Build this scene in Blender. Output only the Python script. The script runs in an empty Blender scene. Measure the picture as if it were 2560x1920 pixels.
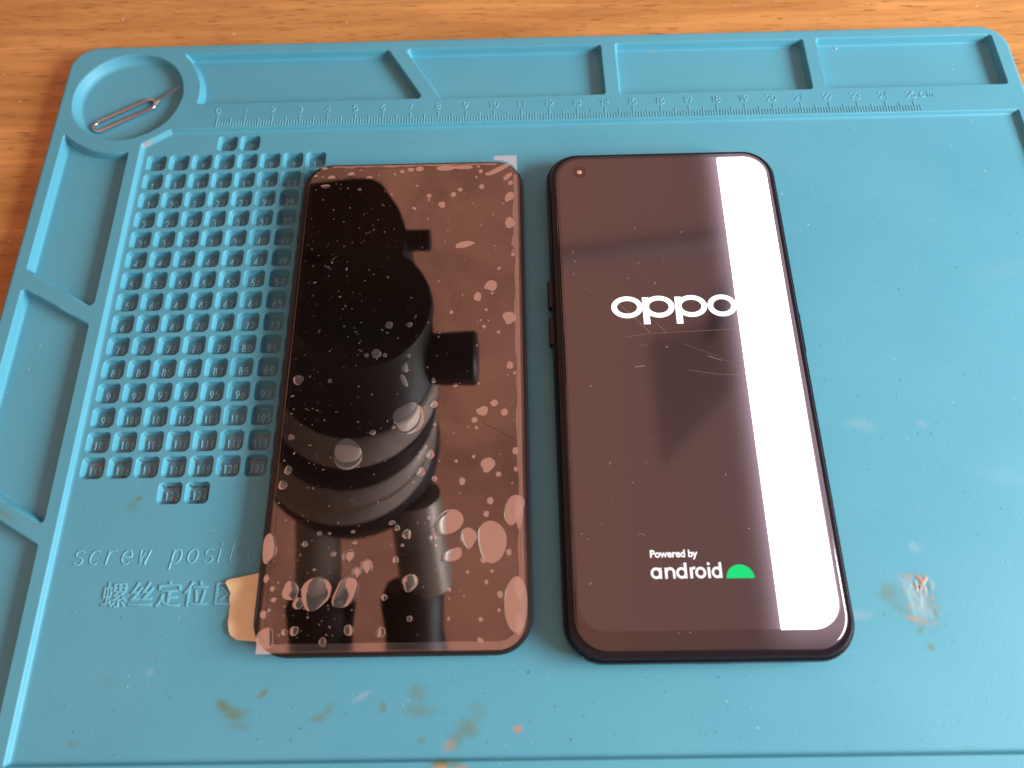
import bpy, bmesh, math, random
import numpy as np
from mathutils import Vector, Matrix

S = 0.01                     # everything below is written in centimetres
sc = bpy.context.scene
R = math.radians

# ------------------------------------------------------------------ camera
cam_d = bpy.data.cameras.new('camera')
cam = bpy.data.objects.new('camera', cam_d)
sc.collection.objects.link(cam)
cam.location = (10.820 * S, -19.477 * S, 21.566 * S)
cam.rotation_euler = (0.40302, 0.019228, -0.01274)
cam_d.sensor_width = 36
cam_d.lens = 27.0
cam_d.clip_start = 0.005
cam_d.clip_end = 50
cam_d.dof.use_dof = True
cam_d.dof.focus_distance = 0.238
cam_d.dof.aperture_fstop = 10.0
sc.camera = cam

# ------------------------------------------------------------------ room light (soft warm ceiling glow)
world = bpy.data.worlds.new('World')
sc.world = world
world.use_nodes = True
wn = world.node_tree
wn.nodes.clear()
def wnode(t): return wn.nodes.new(t)
tc = wnode('ShaderNodeTexCoord')
sep = wnode('ShaderNodeSeparateXYZ')
wn.links.new(tc.outputs['Generated'], sep.inputs[0])
ramp = wnode('ShaderNodeValToRGB')
ramp.color_ramp.elements[0].position = 0.42
ramp.color_ramp.elements[0].color = (0.20, 0.17, 0.16, 1)
ramp.color_ramp.elements[1].position = 0.72
ramp.color_ramp.elements[1].color = (0.95, 0.385, 0.255, 1)
wn.links.new(sep.outputs['Z'], ramp.inputs[0])
mr = wnode('ShaderNodeMapRange')
mr.inputs['From Min'].default_value = -0.05
mr.inputs['From Max'].default_value = 0.45
wn.links.new(sep.outputs['X'], mr.inputs['Value'])
mixw = wnode('ShaderNodeMix'); mixw.data_type = 'RGBA'
wn.links.new(mr.outputs[0], mixw.inputs['Factor'])
wn.links.new(ramp.outputs[0], mixw.inputs['A'])
mixw.inputs['B'].default_value = (0.56, 0.335, 0.35, 1)
bg = wnode('ShaderNodeBackground')
bg.inputs['Strength'].default_value = 1.0
wn.links.new(mixw.outputs['Result'], bg.inputs['Color'])
wo = wnode('ShaderNodeOutputWorld')
wn.links.new(bg.outputs[0], wo.inputs[0])

# window daylight from the right, a little from the viewer's side
win_d = bpy.data.lights.new('window_light', 'AREA')
win_d.shape = 'RECTANGLE'
win_d.size = 0.55
win_d.size_y = 0.34
win_d.energy = 17.2
win_d.color = (0.98, 0.985, 1.0)
win = bpy.data.objects.new('window_light', win_d)
sc.collection.objects.link(win)
win.location = (94 * S, -29 * S, 39 * S)
win.rotation_euler = (Vector((12, -9, 0)) * S - win.location).to_track_quat('-Z', 'Y').to_euler()

sc.view_settings.view_transform = 'Standard'
sc.view_settings.look = 'None'
sc.view_settings.exposure = 0.0
sc.view_settings.gamma = 1.0
sc.view_settings.use_curve_mapping = False
sc.cycles.use_denoising = True
sc.cycles.max_bounces = 8
sc.cycles.sample_clamp_indirect = 6

# ------------------------------------------------------------------ materials
def mat(name, col, rough=0.5, metal=0.0, spec=0.5, ior=None, coat=0.0):
    m = bpy.data.materials.new(name); m.use_nodes = True
    b = m.node_tree.nodes['Principled BSDF']
    b.inputs['Base Color'].default_value = (*col, 1)
    b.inputs['Roughness'].default_value = rough
    b.inputs['Metallic'].default_value = metal
    b.inputs['Specular IOR Level'].default_value = spec
    if ior: b.inputs['IOR'].default_value = ior
    if coat:
        b.inputs['Coat Weight'].default_value = coat
        b.inputs['Coat Roughness'].default_value = 0.05
    return m
def N(m, t, **kw):
    n = m.node_tree.nodes.new(t)
    for k, v in kw.items(): setattr(n, k, v)
    return n
def L(m, a, b): m.node_tree.links.new(a, b)
def noise(m, scale, detail=3, rough=0.5, vec=None, dist=0.0):
    n = N(m, 'ShaderNodeTexNoise')
    n.inputs['Scale'].default_value = scale
    n.inputs['Detail'].default_value = detail
    n.inputs['Roughness'].default_value = rough
    n.inputs['Distortion'].default_value = dist
    if vec is not None: L(m, vec, n.inputs['Vector'])
    return n
def mapr(m, src, a, b, c, d, smooth=False):
    n = N(m, 'ShaderNodeMapRange')
    if smooth: n.interpolation_type = 'SMOOTHSTEP'
    for k, v in zip(('From Min', 'From Max', 'To Min', 'To Max'), (a, b, c, d)): n.inputs[k].default_value = v
    L(m, src, n.inputs['Value'])
    return n
def mixc(m, fac, a, b, blend='MIX'):
    n = N(m, 'ShaderNodeMix', data_type='RGBA', blend_type=blend)
    for s, i in ((fac, 'Factor'), (a, 'A'), (b, 'B')):
        if isinstance(s, bpy.types.NodeSocket): L(m, s, n.inputs[i])
        elif isinstance(s, tuple): n.inputs[i].default_value = (*s, 1)
        else: n.inputs[i].default_value = s
    return n.outputs['Result']

def make_silicone(stains=True, ca=(0.080, 0.368, 0.490), cb=(0.096, 0.400, 0.520)):
    m = mat('blue_silicone', (0.07, 0.42, 0.52), 0.5, spec=0.45)
    b = m.node_tree.nodes['Principled BSDF']
    t = N(m, 'ShaderNodeTexCoord')
    o = t.outputs['Object']
    n1 = noise(m, 18, 4, 0.6, o)
    c = mixc(m, mapr(m, n1.outputs[0], .3, .7, 0, 1).outputs[0], ca, cb)
    # fine dark and pale specks of grime
    n2 = noise(m, 900, 2, 0.5, o)
    c = mixc(m, mapr(m, n2.outputs[0], .70, .80, 0, .7).outputs[0], c, (0.03, 0.10, 0.12))
    n3 = noise(m, 620, 2, 0.5, o)
    c = mixc(m, mapr(m, n3.outputs[0], .735, .80, 0, .8).outputs[0], c, (0.35, 0.62, 0.68))
    if stains:
     a = N(m, 'ShaderNodeAttribute', attribute_name='stain')
     s = N(m, 'ShaderNodeSeparateColor'); L(m, a.outputs['Color'], s.inputs[0])
     c = mixc(m, s.outputs[0], c, (0.13, 0.20, 0.085))     # olive flux stain
     c = mixc(m, s.outputs[1], c, (0.50, 0.25, 0.09))      # orange brown residue
     c = mixc(m, s.outputs[2], c, (0.045, 0.065, 0.06))    # dark dirt and darker cell floors
     c = mixc(m, a.outputs['Alpha'], c, (0.42, 0.55, 0.60))   # pale smudge
    L(m, c, b.inputs['Base Color'])
    L(m, mapr(m, noise(m, 9, 3, .5, o).outputs[0], .3, .7, .42, .56).outputs[0], b.inputs['Roughness'])
    bp = N(m, 'ShaderNodeBump'); bp.inputs['Strength'].default_value = 0.12; bp.inputs['Distance'].default_value = 0.0003
    L(m, noise(m, 1500, 3, .6, o).outputs[0], bp.inputs['Height'])
    L(m, bp.outputs[0], b.inputs['Normal'])
    b.inputs['Subsurface Weight'].default_value = 0.0
    return m

def make_wood():
    m = mat('orange_wood', (0.5, 0.24, 0.08), 0.42, spec=0.4)
    b = m.node_tree.nodes['Principled BSDF']
    t = N(m, 'ShaderNodeTexCoord')
    mp = N(m, 'ShaderNodeMapping'); L(m, t.outputs['Object'], mp.inputs[0])
    mp.inputs['Rotation'].default_value = (0, 0, R(-3))
    mp.inputs['Scale'].default_value = (2.4, 20, 8)
    v = mp.outputs[0]
    n1 = noise(m, 2.2, 6, .68, v, .8)
    c = mixc(m, mapr(m, n1.outputs[0], .3, .7, 0, 1).outputs[0], (0.36, 0.160, 0.036), (0.76, 0.41, 0.130))
    mp2 = N(m, 'ShaderNodeMapping'); L(m, t.outputs['Object'], mp2.inputs[0])
    mp2.inputs['Rotation'].default_value = (0, 0, R(-3))
    mp2.inputs['Scale'].default_value = (11, 150, 20)
    n2 = noise(m, 2.0, 4, .65, mp2.outputs[0], .3)
    c = mixc(m, mapr(m, n2.outputs[0], .42, .70, 0, .55).outputs[0], c, (0.33, 0.155, 0.045))
    mp3 = N(m, 'ShaderNodeMapping'); L(m, t.outputs['Object'], mp3.inputs[0])
    mp3.inputs['Rotation'].default_value = (0, 0, R(-4))
    mp3.inputs['Scale'].default_value = (60, 620, 20)
    n3 = noise(m, 2.0, 2, .5, mp3.outputs[0])
    c = mixc(m, mapr(m, n3.outputs[0], .60, .74, 0, .75).outputs[0], c, (0.10, 0.030, 0.010))
    n5 = noise(m, 260, 2, .5, t.outputs['Object'])
    c = mixc(m, mapr(m, n5.outputs[0], .74, .80, 0, .7).outputs[0], c, (0.85, 0.60, 0.42))
    L(m, c, b.inputs['Base Color'])
    L(m, mapr(m, n2.outputs[0], .3, .7, .34, .55).outputs[0], b.inputs['Roughness'])
    bp = N(m, 'ShaderNodeBump'); bp.inputs['Strength'].default_value = 0.25; bp.inputs['Distance'].default_value = 0.0004
    L(m, n3.outputs[0], bp.inputs['Height']); L(m, bp.outputs[0], b.inputs['Normal'])
    return m

def glass_layers(name, refl, rough=0.01, base=(0.004, 0.003, 0.004), tint=(1, 1, 1), smudge=None, emit=None):
    """opaque dark panel under glass: weak base + several coincident glass reflections"""
    m = bpy.data.materials.new(name); m.use_nodes = True
    nt = m.node_tree; nt.nodes.clear()
    d = N(m, 'ShaderNodeBsdfDiffuse'); d.inputs[0].default_value = (*base, 1)
    g = N(m, 'ShaderNodeBsdfGlossy'); g.inputs['Color'].default_value = (*tint, 1); g.inputs['Roughness'].default_value = rough
    f = N(m, 'ShaderNodeFresnel'); f.inputs['IOR'].default_value = 1.5
    ad = N(m, 'ShaderNodeMath', operation='ADD'); L(m, f.outputs[0], ad.inputs[0]); ad.inputs[1].default_value = refl - 0.04
    fac = ad.outputs[0]
    if smudge:
        t = N(m, 'ShaderNodeTexCoord')
        n1 = noise(m, 24, 4, .58, t.outputs['Object'], .7)
        mu = N(m, 'ShaderNodeMath', operation='MULTIPLY'); L(m, fac, mu.inputs[0])
        L(m, mapr(m, n1.outputs[0], .35, .62, 1 - smudge, 1 + smudge * .35).outputs[0], mu.inputs[1])
        fac = mu.outputs[0]
    mx = N(m, 'ShaderNodeMixShader'); L(m, fac, mx.inputs[0]); L(m, d.outputs[0], mx.inputs[1]); L(m, g.outputs[0], mx.inputs[2])
    out = N(m, 'ShaderNodeOutputMaterial')
    res = mx.outputs[0]
    if emit:
        e = N(m, 'ShaderNodeEmission'); e.inputs[0].default_value = (*emit, 1)
        a = N(m, 'ShaderNodeAddShader'); L(m, res, a.inputs[0]); L(m, e.outputs[0], a.inputs[1]); res = a.outputs[0]
    L(m, res, out.inputs[0])
    return m
def clear_film(name, refl, rough=0.015, haze=0.0, hazecol=(.8, .75, .7), varied=False):
    m = bpy.data.materials.new(name); m.use_nodes = True
    m.node_tree.nodes.clear()
    tr = N(m, 'ShaderNodeBsdfTransparent')
    g = N(m, 'ShaderNodeBsdfGlossy'); g.inputs['Roughness'].default_value = rough
    mx = N(m, 'ShaderNodeMixShader'); mx.inputs[0].default_value = refl
    if varied:
        t = N(m, 'ShaderNodeTexCoord')
        L(m, mapr(m, noise(m, 40, 4, .6, t.outputs['Object'], .8).outputs[0], .3, .7, refl * .45, refl * 1.3).outputs[0], mx.inputs[0])
    L(m, tr.outputs[0], mx.inputs[1]); L(m, g.outputs[0], mx.inputs[2])
    res = mx.outputs[0]
    if haze:
        d = N(m, 'ShaderNodeBsdfDiffuse'); d.inputs[0].default_value = (*hazecol, 1)
        m2 = N(m, 'ShaderNodeMixShader'); m2.inputs[0].default_value = haze
        L(m, res, m2.inputs[1]); L(m, d.outputs[0], m2.inputs[2]); res = m2.outputs[0]
    out = N(m, 'ShaderNodeOutputMaterial'); L(m, res, out.inputs[0])
    return m
def emission(name, col, strength):
    m = bpy.data.materials.new(name); m.use_nodes = True
    m.node_tree.nodes.clear()
    e = N(m, 'ShaderNodeEmission'); e.inputs[0].default_value = (*col, 1); e.inputs[1].default_value = strength
    out = N(m, 'ShaderNodeOutputMaterial'); L(m, e.outputs[0], out.inputs[0])
    return m

# ------------------------------------------------------------------ object helpers
def prop(o, label=None, cat=None, group=None, kind=None):
    if label: o['label'] = label
    if cat: o['category'] = cat
    if group: o['group'] = group
    if kind: o['kind'] = kind
    return o
def empty(name, loc, label, cat, group=None):
    o = bpy.data.objects.new(name, None)
    o.empty_display_size = 0.01
    sc.collection.objects.link(o)
    o.location = Vector(loc) * S
    return prop(o, label, cat, group)
def link(name, me, material, parent=None, smooth=True, angle=40):
    o = bpy.data.objects.new(name, me)
    sc.collection.objects.link(o)
    if isinstance(material, (list, tuple)):
        for x in material: me.materials.append(x)
    else: me.materials.append(material)
    if parent is not None:
        o.parent = parent
        o.matrix_parent_inverse = Matrix.Translation(-parent.location)
    if smooth and len(me.polygons) and angle is not None:
        me.polygons.foreach_set('use_smooth', [True] * len(me.polygons))
        if angle: me.set_sharp_from_angle(angle=R(angle))
        for p_ in me.polygons:
            if p_.loop_total > 8: p_.use_smooth = False      # flat caps stay optically flat
    return o
def pydata(name, verts, faces, material, parent=None, smooth=True, angle=40, mats=None):
    me = bpy.data.meshes.new(name)
    me.from_pydata([(x * S, y * S, z * S) for x, y, z in verts], [], faces)
    me.update()
    o = link(name, me, material, parent, smooth, angle)
    if mats: me.polygons.foreach_set('material_index', mats)
    return o
class MB:
    def __init__(s): s.v = []; s.f = []
    def add(s, v, f):
        k = len(s.v); s.v += v; s.f += [tuple(i + k for i in q) for q in f]
    def build(s, name, material, parent=None, **kw): return pydata(name, s.v, s.f, material, parent, **kw)
    def box(s, x0, x1, y0, y1, z0, z1):
        s.add([(x, y, z) for z in (z0, z1) for x, y in ((x0, y0), (x1, y0), (x1, y1), (x0, y1))],
              [(3, 2, 1, 0), (4, 5, 6, 7), (0, 1, 5, 4), (1, 2, 6, 5), (2, 3, 7, 6), (3, 0, 4, 7)])
    def loft(s, rings, close=True):
        n = len(rings[0]); v = [p for r in rings for p in r]; f = []
        for k in range(len(rings) - 1):
            for i in range(n):
                j = (i + 1) % n
                f.append((k * n + i, k * n + j, (k + 1) * n + j, (k + 1) * n + i))
        if close:
            f.append(tuple(range(n - 1, -1, -1))); f.append(tuple((len(rings) - 1) * n + i for i in range(n)))
        s.add(v, f)
    def tube(s, pts, rad, n=12, closed=False, caps=True):
        pts = [Vector(p) for p in pts]; m = len(pts); rings = []
        if not isinstance(rad, (list, tuple)): rad = [rad] * m
        ref = Vector((0, 0, 1))
        for i, p in enumerate(pts):
            a = pts[(i - 1) % m] if (closed or i > 0) else p
            b = pts[(i + 1) % m] if (closed or i < m - 1) else p
            t = (b - a).normalized()
            rf = ref if abs(t.dot(ref)) < .95 else Vector((0, 1, 0))
            u = t.cross(rf).normalized(); w = u.cross(t).normalized()
            rings.append([tuple(p + (u * math.cos(q) + w * math.sin(q)) * rad[i]) for q in [2 * math.pi * k / n for k in range(n)]])
        if closed:
            rings.append(rings[0]); s.loft(rings, False)
        else: s.loft(rings, caps)
    def ribbon(s, pts, w, h, z0, closed=False):
        """raised bead along a polyline, w = half width, h = height"""
        P = [Vector((p[0], p[1])) for p in pts]; m = len(P); rows = []
        for i in range(m):
            a = P[(i - 1) % m] if (closed or i > 0) else P[i]
            b = P[(i + 1) % m] if (closed or i < m - 1) else P[i]
            t = (b - a)
            if t.length < 1e-9: t = Vector((1, 0))
            t.normalize(); n = Vector((-t.y, t.x))
            if (i > 0 or closed) and (i < m - 1 or closed):
                d = (P[(i + 1) % m] - P[i])
                if d.length > 1e-9:
                    d.normalize(); c = max(.55, abs(Vector((-d.y, d.x)).dot(n))); n = n / c
            rows.append([(P[i].x + n.x * w * q, P[i].y + n.y * w * q, z0 + h * k) for q, k in ((-1, 0), (-.6, .8), (0, 1), (.6, .8), (1, 0))])
        if closed: rows.append(rows[0])
        v = [p for r in rows for p in r]; f = []
        for k in range(len(rows) - 1):
            for i in range(4):
                f.append((k * 5 + i, (k + 1) * 5 + i, (k + 1) * 5 + i + 1, k * 5 + i + 1))
        if not closed:
            f.append((0, 1, 2, 3, 4)); e = (len(rows) - 1) * 5; f.append((e + 4, e + 3, e + 2, e + 1, e))
        s.add(v, f)
    def flat(s, outline, z, h=0.002):
        n = len(outline)
        s.add([(x, y, z) for x, y in outline] + [(x, y, z + h) for x, y in outline],
              [tuple(range(n - 1, -1, -1)), tuple(range(n, 2 * n))] + [(i, (i + 1) % n, n + (i + 1) % n, n + i) for i in range(n)])
    def strokeflat(s, pts, w, z, closed=False, h=0.002):
        """flat stripe of constant half width w"""
        P = [Vector((p[0], p[1])) for p in pts]; m = len(P); A = []; B = []
        for i in range(m):
            a = P[(i - 1) % m] if (closed or i > 0) else P[i]
            b = P[(i + 1) % m] if (closed or i < m - 1) else P[i]
            t = (b - a).normalized(); n = Vector((-t.y, t.x)) * w
            A.append((P[i].x + n.x, P[i].y + n.y, z + h)); B.append((P[i].x - n.x, P[i].y - n.y, z + h))
        k = m if closed else m - 1
        s.add(A + B, [(i, m + i, m + (i + 1) % m, (i + 1) % m) for i in range(k)])
def rrect(x0, x1, y0, y1, r, n=10):
    r = max(r, 1e-4); o = []
    for cx, cy, a0 in ((x1 - r, y1 - r, 0), (x0 + r, y1 - r, 90), (x0 + r, y0 + r, 180), (x1 - r, y0 + r, 270)):
        for k in range(n + 1):
            a = R(a0 + 90 * k / n); o.append((cx + r * math.cos(a), cy + r * math.sin(a)))
    return o
def slab(x0, x1, y0, y1, r, prof, n=12):
    """rounded box from (inset, z) pairs, bottom to top"""
    b = MB()
    b.loft([[(x, y, z) for x, y in rrect(x0 + i, x1 - i, y0 + i, y1 - i, r - i * .8, n)] for i, z in prof])
    return b
def arc(cx, cy, rx, ry, a0, a1, n=14):
    return [(cx + rx * math.cos(R(a0 + (a1 - a0) * k / n)), cy + ry * math.sin(R(a0 + (a1 - a0) * k / n))) for k in range(n + 1)]

M = dict(
    silicone=make_silicone(), plain=make_silicone(False, (.13, .47, .60), (.15, .50, .63)), wood=make_wood(),  # second silicone is paler: light caught by raised marks put into its colour
    black=mat('satin_black_frame', (0.006, 0.006, 0.011), 0.24, spec=0.38),
    blackmatte=mat('black_plastic', (0.008, 0.008, 0.009), 0.5),
    brownedge=mat('dark_glass_edge', (0.014, 0.009, 0.008), 0.2, spec=0.35),
    steel=mat('pin_steel', (0.60, 0.62, 0.64), 0.22, metal=1.0),
    grey=mat('microscope_grey', (0.5, 0.42, 0.37), 0.42, metal=0.2),
    grey2=mat('silver_tube', (0.45, 0.39, 0.34), 0.38, metal=0.5),
    lampgrey=mat('lamp_grey', (.50, .36, .36), .6),
    rubber=mat('eyecup_rubber', (0.022, 0.017, 0.020), 0.5),
)

# ================================================================== TABLE
tb = slab(-45, 75, -45, 40, 1.5, [(0.3, -3.2), (0, -3.0), (0, -0.9), (0.1, -0.68), (0.3, -0.6)], 6)
table = tb.build('table_top', M['wood'])
prop(table, kind='structure')

# ================================================================== REPAIR MAT (height field of one moulded silicone sheet)
mat_root = empty('repair_mat', (11.5, -8.8, -0.6), 'blue silicone repair mat with moulded trays, ruler and numbered screw grid', 'mat')
X0, X1, Y0, Y1 = -5.97, 29.12, -21.9, 4.01
step = 0.036
def lines(a, b, walls, base=0.045, fine=0.0125):
    w = sorted(walls); pts = list(np.arange(a, b, base))
    pts = [p for p in pts if not any(abs(p - q) < .062 for q in w)]
    for q in w: pts += list(q + np.arange(-5, 6) * fine)
    pts = sorted(pts); out = [pts[0]]
    for p in pts[1:]:
        if p - out[-1] > fine * .6: out.append(p)
    return np.array(out)
PXc, PYc, GXc, GYc = 0.8110, 0.8024, -1.672, -1.119
CW, CH = .665, .645
wx = [GXc + c * PXc + .02 - q for c in range(8) for q in (0, CW)] + [-2.58, -2.98, -5.47, 14.04, 14.57, 21.56, 22.06, 28.57, X0 + .02, X1 - .02]
wy = [GYc - r * PYc + .02 - q for r in range(-1, 16) for q in (0, CH)] + [-20.62, -.06, 1.10, 3.52, Y1 - .02]
xs = lines(X0 - 0.07, X1 + 0.08, wx); ys = lines(Y0 - 0.07, Y1 + 0.08, wy)
GX, GY = np.meshgrid(xs, ys)
Hh = np.zeros_like(GX)
def sd_poly(px, py, poly):
    d = np.full(px.shape, 1e9); s = np.ones(px.shape); n = len(poly)
    for i in range(n):
        ax, ay = poly[i]; bx, by = poly[i - 1]
        ex, ey = bx - ax, by - ay; wx, wy = px - ax, py - ay
        t = np.clip((wx * ex + wy * ey) / (ex * ex + ey * ey), 0, 1)
        d = np.minimum(d, (wx - ex * t) ** 2 + (wy - ey * t) ** 2)
        c1 = py >= ay; c2 = py < by; c3 = ex * wy > ey * wx
        fl = (c1 & c2 & c3) | (~c1 & ~c2 & ~c3)
        s = np.where(fl, -s, s)
    return s * np.sqrt(d)
def inset(poly, r):
    n = len(poly); out = []
    area = sum(poly[i - 1][0] * poly[i][1] - poly[i][0] * poly[i - 1][1] for i in range(n))
    sg = 1 if area > 0 else -1
    for i in range(n):
        p0, p1, p2 = Vector(poly[i - 1]), Vector(poly[i]), Vector(poly[(i + 1) % n])
        a = (p1 - p0).normalized(); b = (p2 - p1).normalized()
        na = Vector((-a.y, a.x)) * sg; nb = Vector((-b.y, b.x)) * sg
        k = (na + nb); k = k / k.dot(na)
        out.append(tuple(p1 + k * r))
    return out
def prof(d, w):
    """0 at the lip, 1 at the floor, rounded lip, hollow foot; d = distance inside"""
    t = np.clip((d + .02) / w, 0, 1)
    s = 1 - (1 - t) ** 2.2
    e = np.clip((d + .03) / min(.09, w), 0, 1); e = e * e * (3 - 2 * e)
    return s * e
def carve(poly, depth, r=0.15, w=0.16, cut=None):
    global Hh
    xa = min(p[0] for p in poly) - .2; xb = max(p[0] for p in poly) + .2
    ya = min(p[1] for p in poly) - .2; yb = max(p[1] for p in poly) + .2
    i0, i1 = np.searchsorted(ys, [ya, yb]); j0, j1 = np.searchsorted(xs, [xa, xb])
    px, py = GX[i0:i1, j0:j1], GY[i0:i1, j0:j1]
    d = -(sd_poly(px, py, inset(poly, r)) - r)
    if cut:
        cx, cy, cr = cut
        d2 = np.hypot(px - cx, py - cy) - cr
        k = .12; h = np.clip(.5 + .5 * (d - d2) / k, 0, 1)          # smooth minimum
        d = d * (1 - h) + d2 * h - k * h * (1 - h)
    Hh[i0:i1, j0:j1] -= depth * prof(d, w)
RIM_D, TRAY, CELL = 0.17, 0.34, 0.235
carve([(-2.58, -20.62), (28.62, -20.62), (28.62, -0.06), (-1.62, -0.06), (-2.58, -0.70)], RIM_D, .06, .14)
cc = (-3.47, 1.55)
i_d = 2.02 - np.hypot(GX - cc[0], GY - cc[1]); Hh -= TRAY * prof(i_d, .26)
carve([(-1.80, 3.52), (6.02, 3.50), (7.40, 1.10), (-1.80, 1.08)], TRAY, .12, .11, (cc[0], cc[1], 2.66))
carve([(6.70, 3.52), (14.02, 3.50), (14.06, 1.09), (8.10, 1.07)], TRAY, .12, .11)
carve([(14.56, 3.54), (21.56, 3.53), (21.56, 1.10), (14.58, 1.09)], TRAY, .12, .11)
carve([(22.06, 3.54), (28.56, 3.53), (28.57, 1.13), (22.07, 1.12)], TRAY, .12, .11)
carve([(-5.46, 0.6), (-5.48, -5.80), (-3.12, -7.22), (-2.97, -7.10), (-2.98, 0.6)], TRAY, .12, .11, (cc[0], cc[1], 2.62))
carve([(-5.47, -6.52), (-2.99, -7.95), (-2.98, -14.32), (-3.16, -14.26), (-5.47, -12.95)], TRAY, .10, .11)
carve([(-5.47, -13.58), (-3.00, -14.98), (-2.98, -20.9), (-5.47, -20.9)], TRAY, .12, .11)
cells = [(c, r, 3 + 8 * r + c) for r in range(15) for c in range(8)] + [(3, -1, 1), (4, -1, 2), (3, 15, 123), (4, 15, 124)]
for c, r, num in cells:
    x1, y1 = GXc + c * PXc + .02, GYc - r * PYc + .02
    x0, y0 = x1 - CW, y1 - CH
    carve([(x0, y0), (x1, y0), (x1, y1), (x0, y1)], CELL, .155, .065)
# outer edge: rounded corners, soft top edge, falls to the table
de = -(sd_poly(GX, GY, inset([(X0, Y0), (X1, Y0), (X1, Y1), (X0, Y1)], 1.05)) - 1.05)
t = np.clip(de / .12, 0, 1); edge = np.sqrt(np.clip(1 - (1 - t) ** 2, 0, 1))
Hh = np.where(de < .12, Hh * t - .12 * (1 - edge), Hh)
Hh = np.where(de < 0, -.64, Hh)

# stains and dirt that belong to the mat itself
def vnoise(x, y, f, seed):
    rng = np.random.RandomState(seed); T = rng.rand(64, 64)
    u, v = x * f, y * f; iu, iv = np.floor(u).astype(int), np.floor(v).astype(int)
    fu, fv = u - iu, v - iv; fu = fu * fu * (3 - 2 * fu); fv = fv * fv * (3 - 2 * fv)
    g = lambda a, b: T[(iv + b) % 64, (iu + a) % 64]
    return (g(0, 0) * (1 - fu) + g(1, 0) * fu) * (1 - fv) + (g(0, 1) * (1 - fu) + g(1, 1) * fu) * fv
def fbm(x, y, f, seed): return sum(vnoise(x, y, f * 2 ** k, seed + k) / 2 ** k for k in range(4)) / 1.875
NA = fbm(GX, GY, 1.3, 1); NB = fbm(GX, GY, 6.0, 9); NC = fbm(GX, GY, 14.0, 20)
ST = np.zeros(GX.shape + (4,), dtype=np.float32)
def blot(x, y, rx, ry, ang, ch, amt, soft=1.0, grit=0.3):
    a = R(ang); dx, dy = GX - x, GY - y
    u = (dx * math.cos(a) + dy * math.sin(a)) / rx; v = (-dx * math.sin(a) + dy * math.cos(a)) / ry
    d = np.hypot(u, v) + (NB - .5) * .8
    m = np.clip((1.38 - d) / (soft * 1.25), 0, 1); m = m * m * (3 - 2 * m) * (amt * (.55 if ch == 3 else 1)) * (1 - grit + grit * 2 * NC)
    ST[..., ch] = np.maximum(ST[..., ch], np.clip(m, 0, 1))
for b in [(2.85, -19.27, .28, .18, -35, 0, .75), (3.15, -19.46, .36, .20, -5, 0, .7), (3.25, -19.70, .34, .16, -10, 0, .35), (3.82, -18.97, .15, .09, 40, 0, .85), (3.87, -18.90, .17, .10, 40, 0, .35),
          (5.36, -19.56, .26, .15, 10, 0, .55), (5.60, -19.36, .22, .14, 40, 0, .40), (7.03, -19.36, .12, .17, 0, 0, .62), (7.92, -19.00, .30, .26, 0, 0, .42),
          (7.95, -19.42, .42, .20, 0, 0, .40), (9.24, -19.88, .36, .26, 20, 0, .58), (8.98, -20.08, .30, .20, 40, 0, .45), (9.5, -19.5, .26, .3, 0, 0, .25), (8.05, -20.13, .11, .09, 0, 0, .5),
          (-0.44, -13.62, .09, .10, 0, 0, .8), (-.58, -13.8, .22, .25, 0, 0, .25), (-0.39, -18.6, .40, .20, 0, 0, .14), (-0.96, -20.1, .2, .12, 0, 0, .3),
          (20.73, -16.62, .30, .34, 10, 0, .45), (20.95, -17.0, .35, .2, -30, 0, .35), (21.55, -16.9, .62, .70, 0, 0, .28), (21.39, -17.61, .12, .13, 0, 0, .5), (21.57, -18.03, .12, .11, 0, 0, .6), (8.7, -20.66, .5, .10, 0, 0, .9),
          (-4.2, -14.05, .6, .10, -30, 0, .4)]: blot(*b)
for b in [(8.78, -20.24, .20, .15, 30, 1, .42), (10.53, -19.88, .12, .09, 10, 1, .85), (8.60, -20.75, .22, .07, 0, 1, .8), (9.15, -20.75, .16, .06, 0, 1, .6), (3.80, -18.98, .06, .05, 0, 1, .35),
          (21.35, -17.32, .30, .06, -8, 1, .75), (22.7, 3.42, .02, .02, 0, 1, .5), (16.0, 3.40, .12, .06, 0, 1, .5), (20.9, 3.2, .08, .1, 0, 1, .4), (18.25, -1.55, .3, .2, 0, 1, .10), (-2.40, -.62, .25, .06, 35, 1, .5)]: blot(*b)
for b in [(20.9, -11.75, .5, .22, -10, 3, .30), (22.71, -11.73, .16, .16, 0, 3, .35), (21.69, -15.39, .22, .16, 0, 3, .4), (19.85, -17.19, .34, .14, 5, 3, .45), (6.47, -19.05, .30, .09, 30, 3, .5), (0.74, -18.39, .1, .1, 0, 3, .4), (26.5, -6.5, 1.2, .35, 15, 3, .10), (25, -13.5, 1.6, .3, -20, 3, .10)]: blot(*b)
# scorched patch: pale bluish scar with orange grit at the top
a_x, a_y = GX - 21.55, GY + 16.80
scar = np.clip(1 - np.maximum(np.abs(a_x + .15 * a_y) / .31, np.abs(a_y) / .56) ** 4 + (NB - .5) * .4, 0, 1)
ST[..., 3] = np.maximum(ST[..., 3], scar * .38)
ringm = np.exp(-((np.maximum(np.abs(a_x + .15 * a_y) / .34, np.abs(a_y) / .60) - 1) / .10) ** 2)
ST[..., 1] = np.maximum(ST[..., 1], ringm * np.clip((NC - .42) * 5, 0, 1) * .8)
top = np.exp(-(((GX - 21.70) / .24) ** 2 + ((GY + 16.42) / .24) ** 2) ** 2)
gr = np.clip((NC - .44) * 9, 0, 1) * top
ST[..., 1] = np.maximum(ST[..., 1], gr); ST[..., 3] *= (1 - gr)
Hh += .03 * scar * (NB - .3) * 1.2 - .02 * scar + gr * .03
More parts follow.
